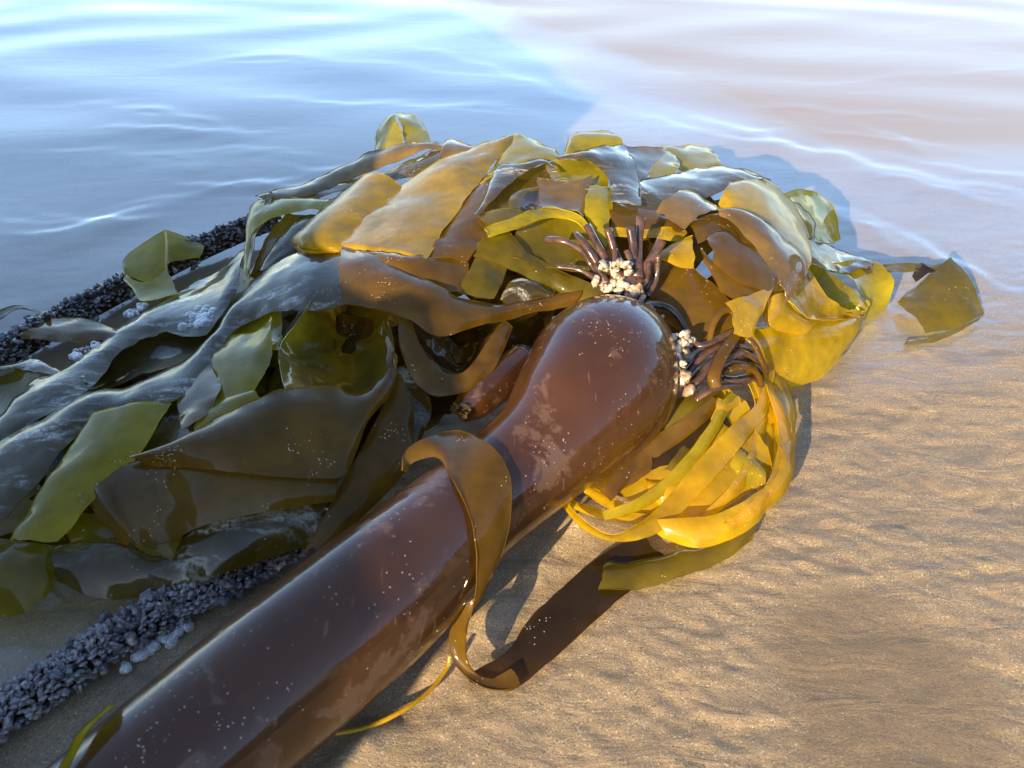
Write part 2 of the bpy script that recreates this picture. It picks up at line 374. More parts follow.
# ------------------------------------------------------------------ an unseen bluff added on the right to shape the reflections
def added_bluff():
    V = []; n, m = 120, 9
    for i in range(n):
        az = math.radians(44 + 95*i/(n-1)); D = 95 + 14*math.sin(i*.21) + 6*math.sin(i*.63)
        H = (31 + 6*mnoise.noise(Vector((i*.13,0,0))) + 3*mnoise.noise(Vector((i*.5,4,0)))) * min(1, (i+2)/16)
        for j in range(m):
            q = j/(m-1); d = D + 26*q + 3*mnoise.noise(Vector((i*.3, j*.8, 2)))
            V.append((math.sin(az)*d, math.cos(az)*d, -.5 + H*q**.8))
    o = link('unseen_bluff', V, grid_faces(n, m), ADDED_BLUFF); tag(o, kind='structure')
def added_bluff_mat():
    m, t, p, out = newmat('unseen_bluff_earth'); P = pos(t)
    t.links.new(mixc(t, ramp(t, noise_n(t, P, .12, 8, .65), .42, .58), (.20,.145,.085), (.09,.085,.04)), p.inputs['Base Color'])
    p.inputs['Roughness'].default_value = .9; return m
ADDED_BLUFF = added_bluff_mat(); added_bluff()
# ------------------------------------------------------------------ unseen ledge, added and outlined to cast the shade over the left half
def caster_mat():
    m, t, p, out = newmat('sandstone'); P = pos(t)
    t.links.new(mixc(t, ramp(t, noise_n(t, P, 9, 8, .65), .3, .7), (.12,.10,.08), (.30,.25,.19)), p.inputs['Base Color'])
    b = nd(t, 'ShaderNodeBump'); b.inputs['Distance'].default_value = .02; t.links.new(noise_n(t, P, 25, 8, .7), b.inputs['Height'])
    t.links.new(b.outputs[0], p.inputs['Normal']); p.inputs['Roughness'].default_value = .85; return m
CASTER = caster_mat()
ca, sa = math.cos(SUN_AZ), math.sin(SUN_AZ); TE = math.tan(SUN_EL)
def wa(w, a): return Vector((a*sa + w*ca, a*ca - w*sa, 0))
def shade_caster(name, label, prof, a0, depth):   # prof: (w, top a) outline against the sun; stands at a0
    ws = np.linspace(prof[0][0], prof[-1][0], 160); V = []; n = len(ws); m = 15
    tops = np.interp(ws, [q[0] for q in prof], [q[1] for q in prof])
    for i in range(n):
        H = (tops[i]-a0)*TE
        for j in range(m):
            th = math.pi*j/(m-1); r = 1
            p = wa(ws[i], a0 - depth*math.cos(th)*(1.0 if math.sin(th) < .9 else .9))
            z = H*math.sin(th)**.45 if 0 < j < m-1 else -.05
            q = p*5+Vector((0,0,z*5)); d = mnoise.noise(q)*.05+mnoise.noise(q*3)*.02
            V.append(p + Vector((-sa*d, -ca*d, z)))
    o = link(name, V, grid_faces(n, m), CASTER); return tag(o, label, 'shade_caster', 'added shade casters left of the camera')
def edge(px, py, z):                         # where the shade's edge passes, seen along the sun
    p = at(px, py, z); return (p.x*ca - p.y*sa, p.x*sa + p.y*ca + z/TE)
_e = sorted([edge(*q) for q in [(352,650,.095),(352,600,.10),(400,480,.08),(430,292,.14),(378,306,.135),(330,255,.12),(345,178,.135),(400,140,.13),(490,30,0),(600,100,0),(545,65,0)]])
_far = _e[0]
shade_caster('shade_ledge', 'added unseen ledge shaped to shade the left side of the heap',
     [(-4.4,.9),(-4.0,1.6),(_far[0]-.9,_far[1]+.5),(_far[0]-.3,_far[1]+.2)] + _e + [(_e[-1][0]+.012,-.3),(_e[-1][0]+.02,-.6)], -.66, .14)
# ------------------------------------------------------------------ bull kelp: stipe, float, stubs
def stipe_mat():
    m, t, p, out = newmat('stipe_skin'); P = pos(t)
    n1 = noise_n(t, P, 9, 5); n2 = noise_n(t, P, 40, 5, .6)
    c = mixc(t, ramp(t, n1, .35, .65), (.020,.0078,.0035), (.046,.0175,.005))
    c = mixc(t, math_n(t, 'MULTIPLY', ramp(t, n2, .5, .75), .35), c, (.05,.02,.014))
    v = nd(t, 'ShaderNodeTexVoronoi'); v.inputs['Scale'].default_value = 620; t.links.new(P, v.inputs['Vector'])
    wn = nd(t, 'ShaderNodeTexWhiteNoise', noise_dimensions='3D'); t.links.new(v.outputs['Color'], wn.inputs['Vector'])
    patch = ramp(t, noise_n(t, P, 26, 5, .7), .52, .66)
    d1 = math_n(t, 'MULTIPLY', math_n(t, 'LESS_THAN', v.outputs['Distance'], .38), math_n(t, 'LESS_THAN', wn.outputs['Value'], math_n(t, 'ADD', math_n(t, 'MULTIPLY', patch, .16), .002)))
    flake = ramp(t, noise_n(t, P, 130, 4, .7), .66, .69)
    flake = math_n(t, 'MULTIPLY', flake, ramp(t, noise_n(t, P, 14, 3), .53, .60))
    d = math_n(t, 'MAXIMUM', d1, flake)
    # fine scratches
    sc1 = nd(t, 'ShaderNodeTexNoise'); t.links.new(scaled(t, P, (220, 14, 60), .6), sc1.inputs['Vector']); sc1.inputs['Scale'].default_value = 1; sc1.inputs['Detail'].default_value = 2
    scr = math_n(t, 'MULTIPLY', ramp(t, sc1.outputs['Fac'], .70, .74), .14)
    c = mixc(t, scr, c, (.35,.24,.16))
    c = mixc(t, d, c, (.30,.22,.165))
    t.links.new(c, p.inputs['Base Color'])
    p.inputs['Roughness'].default_value = .34
    tr = nd(t, 'ShaderNodeBsdfTranslucent'); tr.inputs['Color'].default_value = (1.0,.62,.15,1)
    mx = nd(t, 'ShaderNodeMixShader'); mx.inputs[0].default_value = .17
    t.links.new(p.outputs[0], mx.inputs[1]); t.links.new(tr.outputs[0], mx.inputs[2]); t.links.new(mx.outputs[0], out.inputs['Surface'])
    p.inputs['Specular IOR Level'].default_value = .2
    p.inputs['Coat Weight'].default_value = 1; p.inputs['Coat IOR'].default_value = 1.45
    fm = noise_n(t, P, 19, 6, .68, .35)
    film = ramp(t, fm, .56, .60)
    t.links.new(mixc(t, math_n(t, 'MULTIPLY', film, .42), c, (.12,.072,.05)), p.inputs['Base Color'])
    t.links.new(mixc(t, film, (.055,.055,.055), (.30,.30,.30)), p.inputs['Coat Roughness'])
    b = nd(t, 'ShaderNodeBump'); b.inputs['Distance'].default_value = .0010; b.inputs['Strength'].default_value = .4
    bl_ = nd(t, 'ShaderNodeBump'); bl_.inputs['Distance'].default_value = .005; bl_.inputs['Strength'].default_value = .13
    t.links.new(noise_n(t, P, 18, 3, .5), bl_.inputs['Height']); t.links.new(bl_.outputs[0], b.inputs['Normal'])
    t.links.new(math_n(t, 'ADD', math_n(t, 'MULTIPLY', noise_n(t, P, 120, 4), .3), d), b.inputs['Height'])
    t.links.new(b.outputs[0], p.inputs['Normal']); t.links.new(b.outputs[0], p.inputs['Coat Normal'])
    return m
STIPE = stipe_mat()
def strand_mat():
    m, t, p, out = newmat('brown_strand'); P = pos(t)
    t.links.new(mixc(t, ramp(t, noise_n(t, P, 80, 5), .35, .65), (.022,.011,.008), (.070,.034,.018)), p.inputs['Base Color'])
    p.inputs['Roughness'].default_value = .32; p.inputs['Coat Weight'].default_value = .8; p.inputs['Coat Roughness'].default_value = .12
    p.inputs['Specular IOR Level'].default_value = .2
    b = nd(t, 'ShaderNodeBump'); b.inputs['Distance'].default_value = .001; b.inputs['Strength'].default_value = .5
    t.links.new(noise_n(t, P, 300, 4), b.inputs['Height']); t.links.new(b.outputs[0], p.inputs['Normal']); return m
STRAND = strand_mat()
kelp = thing('bull_kelp', 'thick glossy brown bull kelp stipe swelling into a round float', 'bull kelp')
# axis spots: pixel centre, half width in pixels, axis height
AX = [(-60,965,84,.052),(70,855,84,.052),(150,788,83,.052),(250,702,80.5,.052),(368,604,75,.052),(425,553,66,.053),(468,512,58,.055),(510,478,55.5,.058),(547,446,59,.064),
      (572,418,70,.070),(595,390,78,.074),(607,367,75,.077),(615,347,63,.080),(619,332,46,.083),(621,321,33,.086),(622,312,24,.089)]
AP = []; AR = []
for x, y, w, z in AX:
    P = at(x, y, z); AP.append(P); AR.append(w*(P-CAMP).dot(Vector((0,cp,-sp)))/F*.985)
kk = 8; axp = cat(AP, kk); axr = [v.x for v in cat([Vector((r,0,0)) for r in AR], kk)]
def lathe(pts, rad, seg=56):
    V = []; n = len(pts); prev = Vector((0,0,1))
    for i, p in enumerate(pts):
        t = (pts[min(i+1,n-1)]-pts[max(i-1,0)]).normalized()
        s = (prev-t*prev.dot(t)).normalized(); prev = s; b = t.cross(s)
        for j in range(seg):
            a = 2*math.pi*j/seg; d = s*math.cos(a)+b*math.sin(a)
            r = rad[i]*(1+.012*mnoise.noise(p*9+d*1.2))
            q = p+d*r
            if q.z < .0015: q.z = .0015 + (q.z-.0015)*.15
            V.append(q)
    Fc = grid_faces(n, seg, 0, True); V += [pts[0], pts[-1]]; a0, a1 = len(V)-2, len(V)-1
    for j in range(seg):
        Fc.append((a0, (j+1) % seg, j)); Fc.append((a1, (n-1)*seg+j, (n-1)*seg+(j+1) % seg))
    return V, Fc
# smooth the radii a little
axr = list(np.convolve(np.pad(axr, 3, 'edge'), np.ones(7)/7, 'valid'))
V, Fc = lathe(axp, axr); link('stipe', V, Fc, STIPE, kelp)
def onstipe(px, py, o=0.0):                  # on the skin of the stipe, o cm above it
    d = ray(px, py).normalized(); best = None; e = .0022 + o/100
    for s in np.linspace(.3, 1.3, 500):
        q = CAMP + d*s
        k = min(range(len(axp)), key=lambda i: (axp[i]-q).length_squared)
        g_ = (axp[k]-q).length - axr[k]
        if best is None or g_ < best[0]: best = (g_, q)
        if g_ < e: return q
    return best[1]
# neck carrying the cut blade stubs
def P3(x, y, z): return at(x, y, z)
tube('neck', [P3(622,318,.088), P3(621,306,.095), CAMP+ray(622,290)*.800, CAMP+ray(627,274)*.797], [.020,.0195,.020,.016], STRAND, kelp, 4, 16)
STUBS = [([(606,288,.105),(592,264,.117),(580,249,.124),(565,241,.127),(548,239,.127)], 5),
 ([(604,275,.11),(590,250,.122),(574,234,.13)], 5.5), ([(612,272,.112),(602,248,.125),(588,227,.136)], 5.5),
 ([(628,278,.11),(619,255,.123),(609,229,.138)], 5.5), ([(634,280,.11),(632,250,.124),(631,227,.136)], 5.2),
 ([(638,280,.11),(640,248,.125),(640,216,.140)], 6), ([(632,290,.106),(645,266,.115),(661,241,.126)], 6.5),
 ([(644,296,.102),(655,277,.11),(657,255,.118)], 4.2), ([(598,280,.108),(580,269,.113),(558,265,.114)], 3.8),
 ([(606,280,.112),(600,262,.12),(586,246,.128)], 5), ([(620,276,.112),(616,262,.12),(613,248,.127)], 4.5),
 ([(646,305,.098),(660,303,.10),(672,309,.098),(682,324,.088),(686,332,.08)], 5), ([(628,282,.11),(628,262,.119),(627,250,.123)], 4.5),
 ([(612,290,.106),(605,276,.114),(598,262,.121)], 5.5), ([(640,292,.105),(646,280,.112),(650,262,.12)], 4.5)]
NECK_D = .797
def dep(x, y, z):                            # stubs fan out upwards from the neck, leaning back a little as they rise
    d = ray(x, y); return CAMP + d*(NECK_D - .012 + (300-y)*.00022 + .006*math.sin(x*1.7))
for pts, w in STUBS:
    r = w*.66/F; tube('blade_stub', [dep(*q)+Vector((random.uniform(-1,1),0,random.uniform(-1,1)))*.0022 for q in pts], [r*1.35, r*random.uniform(.9,1.2), r*random.uniform(.8,1.05), r*random.uniform(.8,1.15)], STRAND, kelp, 6, 9, .75)

# ------------------------------------------------------------------ barnacles
def barn_mat(name, a, b):
    m, t, p, out = newmat(name); P = pos(t); oi = nd(t, 'ShaderNodeObjectInfo')
    c = mixc(t, oi.outputs['Random'], a, b)
    c = mixc(t, ramp(t, noise_n(t, P, 350, 4), .45, .7), c, tuple(x*.5 for x in a))
    t.links.new(c, p.inputs['Base Color']); p.inputs['Roughness'].default_value = .35; p.inputs['Coat Weight'].default_value = .6; p.inputs['Coat Roughness'].default_value = .15
    bb = nd(t, 'ShaderNodeBump'); bb.inputs['Distance'].default_value = .0006; t.links.new(noise_n(t, P, 500, 3), bb.inputs['Height']); t.links.new(bb.outputs[0], p.inputs['Normal'])
    return m
BPALE = barn_mat('pale_barnacle', (.20,.13,.075), (.50,.42,.31)); BGREY = barn_mat('grey_barnacle', (.045,.038,.042), (.22,.19,.185)); BDARK = barn_mat('dark_barnacle', (.03,.027,.03), (.13,.115,.12))
def barn_mesh(name, mat, seed):
    r = random.Random(seed); V = []; seg = 8
    prof = [(0,.10),(.22,.22),(.5,.46),(.75,.40),(1,.06)]
    for i, (z, w) in enumerate(prof):
        for j in range(seg):
            a = 2*math.pi*j/seg; jt = 1+r.uniform(-.22,.22)
            V.append((math.cos(a)*w*jt+.12*z*z, math.sin(a)*w*.55*jt, z+r.uniform(-.05,.05)))
    Fc = grid_faces(len(prof), seg, 0, True); V.append((.12,0,1.05)); k = len(V)-1
    for j in range(seg): Fc.append((k, (len(prof)-1)*seg+j, (len(prof)-1)*seg+(j+1) % seg))
    me = bpy.data.meshes.new(name); me.from_pydata(V, [], Fc); me.materials.append(mat)
    if mat is BPALE: me.polygons.foreach_set('use_smooth', [True]*len(me.polygons))
    me.update(); return me
BM = {k: [barn_mesh('barnacle', m, s+ord(k)) for s in range(5)] for k, m in (('p',BPALE),('g',BGREY),('d',BDARK))}
def barnacle(kind, p, nrm, size, parent):
    o = bpy.data.objects.new('barnacle', random.choice(BM[kind])); C.objects.link(o); o.parent = parent
    q = nrm.normalized().to_track_quat('Z', 'Y'); o.rotation_mode = 'QUATERNION'
    o.rotation_quaternion = q @ Matrix.Rotation(random.uniform(0, 6.28), 3, 'Z').to_quaternion(); o.location = p
    o.scale = (size*random.uniform(.8,1.25), size*random.uniform(.8,1.25), size*random.uniform(.8,1.3)); return o
def cluster(label, spots, n, size):
    b = thing('barnacle_cluster', label, 'barnacle cluster', 'barnacles growing on the float')
    for i in range(n):
        x, y, r, z, o = random.choice(spots)
        px, py = x+random.gauss(0, r*.5), y+random.gauss(0, r*.5)
        P = CAMP+ray(px, py)*(z+random.uniform(-.004,.006)); nrm = (CAMP-P).normalized()+Vector((random.uniform(-.9,.9),random.uniform(-.9,.9),random.uniform(-.7,.9)))
        P -= (P-CAMP).normalized()*o/100
        barnacle('p', P, nrm, size*random.uniform(.7,1.3), b)
    return b
cluster('pale barnacles crusted around the base of the cut stubs on the float', [(618,288,8,.784,0),(630,297,10,.780,0),(640,303,8,.776,0),(622,278,8,.786,0),(646,314,5,.772,0),(604,280,5,.790,0),(608,266,4,.785,0),(624,266,4,.785,0),(602,290,4,.79,0),(652,318,4,.765,0),(634,292,8,.780,0)], 95, .0105)
cluster('pale barnacles hanging on the right flank of the float beside the brown strands', [(672,340,8,.745,0),(681,352,8,.745,0),(674,366,8,.735,0),(680,380,7,.735,0),(684,338,4,.75,0)], 75, .0115)

def barn_stem(label, pts, rads, kind, n, size, seed):
    b = thing('barnacled_stem', label, 'barnacled stem', 'barnacle covered kelp stems')
    P = [at(*q) for q in pts]; tube('stem', P, rads, KM['d'], b, 8, 14)
    c = cat(P, 20); r = np.interp(np.linspace(0,1,len(c)), np.linspace(0,1,len(rads)), rads); rr = random.Random(seed)
    MV = []; MF = []
    for i in range(n*7):
        k = rr.randrange(len(c)-1); t = (c[k+1]-c[k]).normalized(); a = rr.uniform(-.5, math.pi+.6)
        s = t.cross(Vector((0,0,1))).normalized(); u = s.cross(t)
        nrm = s*math.cos(a)+u*math.sin(a); p = c[k].lerp(c[k+1], rr.random())+nrm*float(r[k])*.9
        if p.z < .001: continue
        nn = nrm + Vector((rr.uniform(-.8,.8), rr.uniform(-.8,.8), rr.uniform(-.5,.5)))
        if i < n: barnacle(kind if rr.random() < .72 else ('d' if kind == 'g' and rr.random() < .7 else 'p' if kind == 'g' else 'g'), p, nn, size*rr.choice([.5,.7,.9,1.1,1.5]), b)
        else:
            q = nn.normalized().to_track_quat('Z','Y').to_matrix(); off = len(MV); me = BM[kind][i % 5]
            for v in me.vertices: MV.append(p+q@(v.co*size*(.45+.12*(i%5))))
            for f in me.polygons: MF.append([off+x for x in f.vertices])
    o = link('barnacle_mass', MV, MF, BGREY if kind == 'g' else BDARK, b, False); o['kind'] = 'stuff'
    return b
barn_stem('grey barnacle crusted stem lying left of the thick stipe', [(-60,762,.016),(0,716,.012),(60,676,.013),(115,640,.014),(165,610,.015),(215,587,.015),(262,566,.013),(318,538,.014)], [.011,.012,.012,.012,.012,.010,.006,.003], 'g', 300, .0074, 3)
barn_stem('dark barnacle crusted stem along the back left edge of the heap', [(-40,378,.014),(20,345,.016),(60,322,.018),(130,285,.018),(195,252,.020),(250,228,.024),(275,220,.026)], [.015]*7, 'd', 290, .0075, 5)

# ------------------------------------------------------------------ golden fronds and brown strands of the bull kelp
def gp(px, py, o=0.0): return pt(px, py, o)
def frond(mat, st, **kw): return ribbon('blade', st, mat, kelp, thick=.0011, wob=.0026, **kw)
frond('g', [(725,385,755,425),(690,415,730,455),(660,440,700,490),(630,465,670,505),(608,482,645,522)], o=.2, bulge=.6)
frond('g', [(748,422,772,472),(720,450,750,492),(695,475,716,512),(672,500,690,520)], o=.9, bulge=.6)
frond('o', [(662,402,660,432),(690,396,685,434),(716,392,710,416)], o=1.0, bulge=.6)
frond('d', [(640,440,655,475),(670,430,690,462),(710,400,735,430)], o=.5, bulge=.5)
frond('b', [(660,432,664,450),(634,456,642,486),(604,474,614,492),(572,486,578,494)], o=.8, bulge=.4)
frond('g', [(585,484,582,491),(605,494,600,504),(635,509,630,517),(658,516,652,522)], o=.8, bulge=.2)
frond('g', [(561,496,566,506),(590,507,594,517),(626,513,630,523),(662,515,666,528),(700,512,702,526)], o=1.0, bulge=.3)
frond('g', [(757,395,748,425),(770,394,768,424),(782,396,787,419)], o=1.8, bulge=.2)
frond('g', [(748,384,756,398),(764,375,770,392),(778,368,780,388)], o=2.0, bulge=.2)
frond('g', [(716,398,712,420),(728,402,726,412),(738,396,740,404)], o=2.0, bulge=.3)
frond('g', [(772,362,764,374,.2,.8),(786,380,771,400,.2,1.2),(793,410,775,430,.1,1.4),(796,446,780,462,0,1.5),(790,480,771,482,0,1.6),(766,514,745,500,0,1.7),(736,537,715,515,0,1.8),(700,548,688,518,0,1.8),(668,540,662,519,.2,1.6),(650,527,652,520,.4,1)], o=1.2, bulge=.5, k=7)
frond('g', [(766,398,758,402),(776,424,764,428),(778,452,764,456),(771,474,758,470)], o=1.1, bulge=.4)
frond('g', [(748,444,752,445),(749,468,764,473),(757,490,766,493)], o=1.6, bulge=.3)
frond('g', [(737,330,742,324),(757,347,764,340),(764,376,773,372),(756,404,766,411),(733,424,745,441),(700,458,712,481),(667,498,681,513),(638,524,648,537),(611,535,612,541),(584,520,582,528),(562,497,560,503)], o=2.6, bulge=.15, k=7)
frond('g', [(700,500,696,512),(704,503,704,508),(710,502,712,510)], o=1.0, bulge=.1)
frond('o', [(604,562,599,590),(640,560,632,590),(690,548,680,578),(730,534,724,560),(754,520,753,538)], o=.3, bulge=.5)
frond('o', [(690,440,662,470),(705,452,690,485),(728,470,712,500)], o=.9, bulge=.4)
frond('g', [(642,478,650,500),(668,480,672,510),(700,472,706,505)], o=.6, bulge=.9)
frond('y', [(735,445,728,470),(752,455,746,486),(766,468,760,490)], o=1.4, bulge=.6)
def strip(mat, pts, w, o, lift=.6):
    st = []; n = len(pts)
    for i, (x, y) in enumerate(pts):
        a, b = pts[max(i-1,0)], pts[min(i+1,n-1)]; dx, dy = b[0]-a[0], b[1]-a[1]; L = math.hypot(dx, dy)
        h = w*(.6+.5*math.sin(math.pi*(i+.4)/n)); st.append((x+dy/L*h, y-dx/L*h, x-dy/L*h, y+dx/L*h, .3*math.sin(i*1.7), lift+.3*math.sin(i*2.3)))
    frond(mat, st, o=o, bulge=.25)
strip('g', [(750,362),(764,400),(757,445),(738,485),(700,522)], 5.5, 1.6)
strip('y', [(732,395),(705,440),(672,480),(636,505),(604,516)], 6, 1.7)
strip('g', [(769,382),(783,425),(780,470),(758,505),(726,528)], 6.5, 2.2)
strip('b', [(716,402),(684,428),(648,452),(622,476),(606,496)], 9, 1.2)
SR = random.Random(11)
def strand(pts, w, o=1.0, flat=.55, mat=None):
    r = w*.60/F; return tube('strand', [pt(x, y, o+q) for x, y, q in pts], [r*.8, r, r, r*.9], mat or STRAND, kelp, 7, 9, flat)
strand([(709,345,1),(713,325,2),(722,312,2.5),(732,312,2.5),(738,325,2.5),(740,340,2)], 4.5, 1.8, .6, KM['b'])
strand([(684,330,0),(700,345,.8),(725,335,1.5),(742,328,1.8)], 6, 1.8)
strand([(688,395,.2),(700,375,1),(720,362,1.5),(742,352,1.6),(758,362,1)], 7, 1.5)
strand([(684,378,0),(700,358,1),(715,348,1.2),(735,345,1.3),(752,350,1)], 6.5, 1.3)
strand([(686,388,.3),(698,380,1),(708,366,1.2),(722,352,1.2)], 6, 1.8)
strand([(722,372,1),(740,366,1.4),(755,372,1.2),(760,385,.8)], 8, 2.0, .55, KM['b'])
strand([(723,378,.6),(735,380,1),(752,378,1),(764,388,.5)], 6.5, 1.5)
strand([(740,330,1.6),(724,352,2.2),(714,375,2.2),(716,388,1.5)], 8, 2.6, .4, KM['b'])
strand([(742,330,1.6),(755,345,2),(762,360,2),(768,372,1.2)], 5.5, 2.4, .4, KM['b'])
strand([(690,350,0),(705,343,.6),(722,342,1),(738,338,1)], 5.5, .8)
strand([(695,400,.2),(710,390,.8),(725,386,1),(740,384,1)], 6, 1.2)
strand([(690,365,.2),(706,352,.6),(728,356,.8),(748,360,.8),(765,378,.4)], 6, .8)

# ------------------------------------------------------------------ the blade wrapped round the stipe and its tail on the sand
def wrap(px, py, o=0.0): return onstipe(px, py, o)
def wmix(px, py, o=0.0):
    if o <= -5: return at(px, py, .004)
    if o >= 50: return at(px, py, (o-50)/100)
    return onstipe(px, py, o)
o = ribbon('kelp_frond', [(402,470,407,472,.1,.1),(405,452,414,462,1.2,.6),(425,438,438,458,.9,.3),(456,431,453,480,.4,.2),(488,444,467,508,.3,.2),(507,470,475,540,.3,.2),(511,510,477,577,.3,.3),(501,555,474,606,.4,.6),(482,590,468,622,.5,.6),(458,612,466,640,53.5,53.0),(449,640,467,660,52.4,52.0),(458,668,476,674,51.2,50.9),(482,687,490,679,50.7,50.7),(506,690,498,676,50.7,50.7),(520,684,512,668,50.9,50.9)], 'b', P=wmix, bulge=.12, k=7, wob=.0008)
tag(o, 'speckled amber blade wrapped around the thick stipe and looping onto the sand', 'kelp frond', GB)
o = ribbon('kelp_frond', [(470,682,466,676,50.7,50.7),(488,689,484,666,50.6,50.6),(513,689,508,650,50.5,50.5),(546,665,530,618,50.5,50.5),(585,630,560,590,50.5,50.5),(628,592,600,556,50.5,50.5),(668,560,640,535,50.5,50.6)], 'd', P=wmix, bulge=-.1, k=7, wob=.0012)
tag(o, 'dark brown wet blade lying flat on sand right of the stipe', 'kelp frond', GB)
o = ribbon('kelp_frond', [(60,785,52,780,.2,.8),(80,745,68,752,.2,.8),(95,721,80,732,.2,.9),(118,702,105,708,.2,.9)], 'o', P=wrap, bulge=.05, wob=.0005)
tag(o, 'thin yellow band round the near end of the stipe at bottom left', 'kelp frond', GB)
tag(tube('kelp_string', [at(325,735,.003), at(365,728,.004), at(402,711,.005), at(430,690,.005), at(447,668,.006), at(450,655,.012)], [.0014,.0017,.0016,.0016], KM['g'], None, 8, 8), 'thin golden kelp string lying on sand right of the stipe', 'kelp string')

# ------------------------------------------------------------------ the heap of blades
def heap():                                  # the tangle underneath that nobody could count
    R = random.Random(4); V = []; Fc = []
    poly = [(20,560),(280,540),(400,430),(520,330),(640,330),(720,330),(800,320),(830,280),(780,200),(600,170),(420,180),(300,240),(150,330),(20,420)]
    def inside(x, y):
        c = False
        for i in range(len(poly)):
            (x1,y1),(x2,y2) = poly[i-1], poly[i]
            if (y1 > y) != (y2 > y) and x < (x2-x1)*(y-y1)/(y2-y1)+x1: c = not c
        return c
    n = 0
    while n < 95:
        x, y = R.uniform(0, 840), R.uniform(160, 570)
        if not inside(x, y): continue
        a = R.gauss(-.55, .5); L = R.uniform(60, 130); w = R.uniform(14, 26); dx, dy = math.cos(a), math.sin(a)
        st = []; ok = True
        for s in (-1, -.5, 0, .5, 1):
            cx, cy = x+dx*L*s*.6, y+dy*L*s*.6+14*math.sin(s*3+n)
            if not inside(cx, cy): ok = False
            st.append((cx+dy*w, cy-dx*w, cx-dy*w, cy+dx*w, R.uniform(-1.2,1.2), R.uniform(-1.2,1.2)))
        if not ok: continue
        v, f = ribbon_data(st, o=R.uniform(-6.5,-4.0), bulge=R.uniform(-.8,.8), k=4, m=6, off=len(V), seed=n, wob=.003); V += v; Fc += f; n += 1
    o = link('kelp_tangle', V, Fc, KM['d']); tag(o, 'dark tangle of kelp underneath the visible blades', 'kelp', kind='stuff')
heap()
exec_blades = True
# --- left side
blade('s', 'silvery wet blade sweeping down beside the back barnacled stem', [(248,248,238,292),(205,279,205,333),(150,307,160,333),(105,338,122,352),(70,362,97,382),(30,385,62,408),(0,418,12,436),(-45,452,-30,475)], o=1.0, bulge=.5)
blade('o', 'olive blade under the silvery lip at the left edge of the photo', [(-30,372,-30,425),(12,368,8,428),(42,376,45,412),(66,384,85,395)], o=.4, bulge=-.8)
blade('s', 'pale wet lip of blade above the olive hollow at far left', [(-25,372,-20,376),(10,364,14,369),(34,359,38,372),(60,370,62,379),(85,376,88,384)], o=1.4, bulge=.2)
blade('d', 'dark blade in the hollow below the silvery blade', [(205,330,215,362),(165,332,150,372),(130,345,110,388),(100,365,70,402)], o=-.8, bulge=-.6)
blade('s', 'broad silver blade draped from heap centre down to the left edge', [(352,250,350,306),(300,252,312,311),(262,273,275,312),(235,302,243,323),(212,337,220,350),(180,361,186,396),(130,386,138,416),(85,394,102,420),(40,419,72,440),(8,437,40,482),(-25,460,0,524),(-65,490,-50,575)], o=2.0, bulge=.7)
blade('y', 'yellow green curl standing under the arch of the broad silver blade', [(217,346,216,398),(230,336,231,400),(250,334,249,394),(264,327,263,376),(273,317,273,350)], o=1.4, bulge=.5)
blade('y', 'deep yellow strip at the back of the arch of the silver blade', [(216,340,222,372),(238,318,240,356),(262,311,262,352),(280,312,278,350)], o=.4, bulge=-.5)
blade('t', 'tan upright blade panel below the bend of the broad silver blade', [(196,362,217,346,.3,0),(182,384,219,360,.3,0),(178,408,221,392),(184,434,206,418)], o=1.6, bulge=.3)
blade('y', 'ochre fold beside the foot of the tan upright panel', [(250,388,262,398),(226,393,232,414),(206,402,212,428),(194,425,196,440)], o=1.0, bulge=.4)
blade('y', 'bright green yellow blade with cut top left of the big brown blade', [(93,414,172,403,.6,.6),(90,418,168,408,.6,.6),(74,442,150,440),(52,474,124,472),(30,508,92,504),(10,540,56,545)], o=2.2, bulge=.5)
blade('d', 'dark blade behind the green yellow blade', [(175,398,200,436),(150,435,168,462),(118,468,140,480)], o=1.2, bulge=-.3)
def funnel(mat, label, rim, cx, cy, q, deep, o):
    blade(mat, label, [(x, y, x+(cx-x)*q, y+(cy-y)*q, ao, deep) for x, y, ao in rim], o=o, bulge=-.6, k=6, m=11)
funnel('o', 'olive brown blade rolled into an open dark tube left of the float', [(404,318,-2),(386,300,-2.2),(364,286,-2.4),(346,272,-1.5),(334,268,.6),(318,292,2),(297,321,2.3),(280,345,2.6),(280,370,2.8),(290,396,2.5),(310,400,2.2),(332,402,2.2),(358,403,2.2),(379,390,2.4),(392,368,2.7),(394,348,2.9),(388,332,2.7),(385,320,2.2)], 350, 346, .88, -3.6, .4)
blade('b', 'big dark brown blade arching across the left front of the heap', [(124,460,150,466),(180,438,200,468),(230,412,240,472),(268,394,280,477),(300,387,312,480),(332,388,340,478),(360,393,350,466),(379,381,358,446,.2,0),(391,366,368,420,.2,0),(394,350,388,382,.1,0)], o=3.0, bulge=1.0)
blade('b', 'speckled curled lip at the right end of the open dark tube', [(394,352,388,380,0,-.2),(392,338,384,346,.2,-1),(387,325,380,332,.2,-1.5),(388,318,386,322,0,-.6),(396,316,396,323,-.4,-.2),(406,320,408,330,-1,-.9),(416,338,418,354,-2.2,-2.2)], o=3.1, bulge=.1)
blade('b', 'flat brown blade with square folded corner below the big brown blade', [(340,474,330,502),(270,469,276,510),(210,461,216,521),(150,459,182,536),(108,470,147,546),(92,480,132,540,.1,.1),(86,492,128,546,-.6,-.6)], o=2.4, bulge=.4)
blade('o', 'brown wedge fold tucked under the square corner of the flat blade', [(148,546,152,550),(168,538,170,560),(186,531,172,560)], o=2.1, bulge=.1)
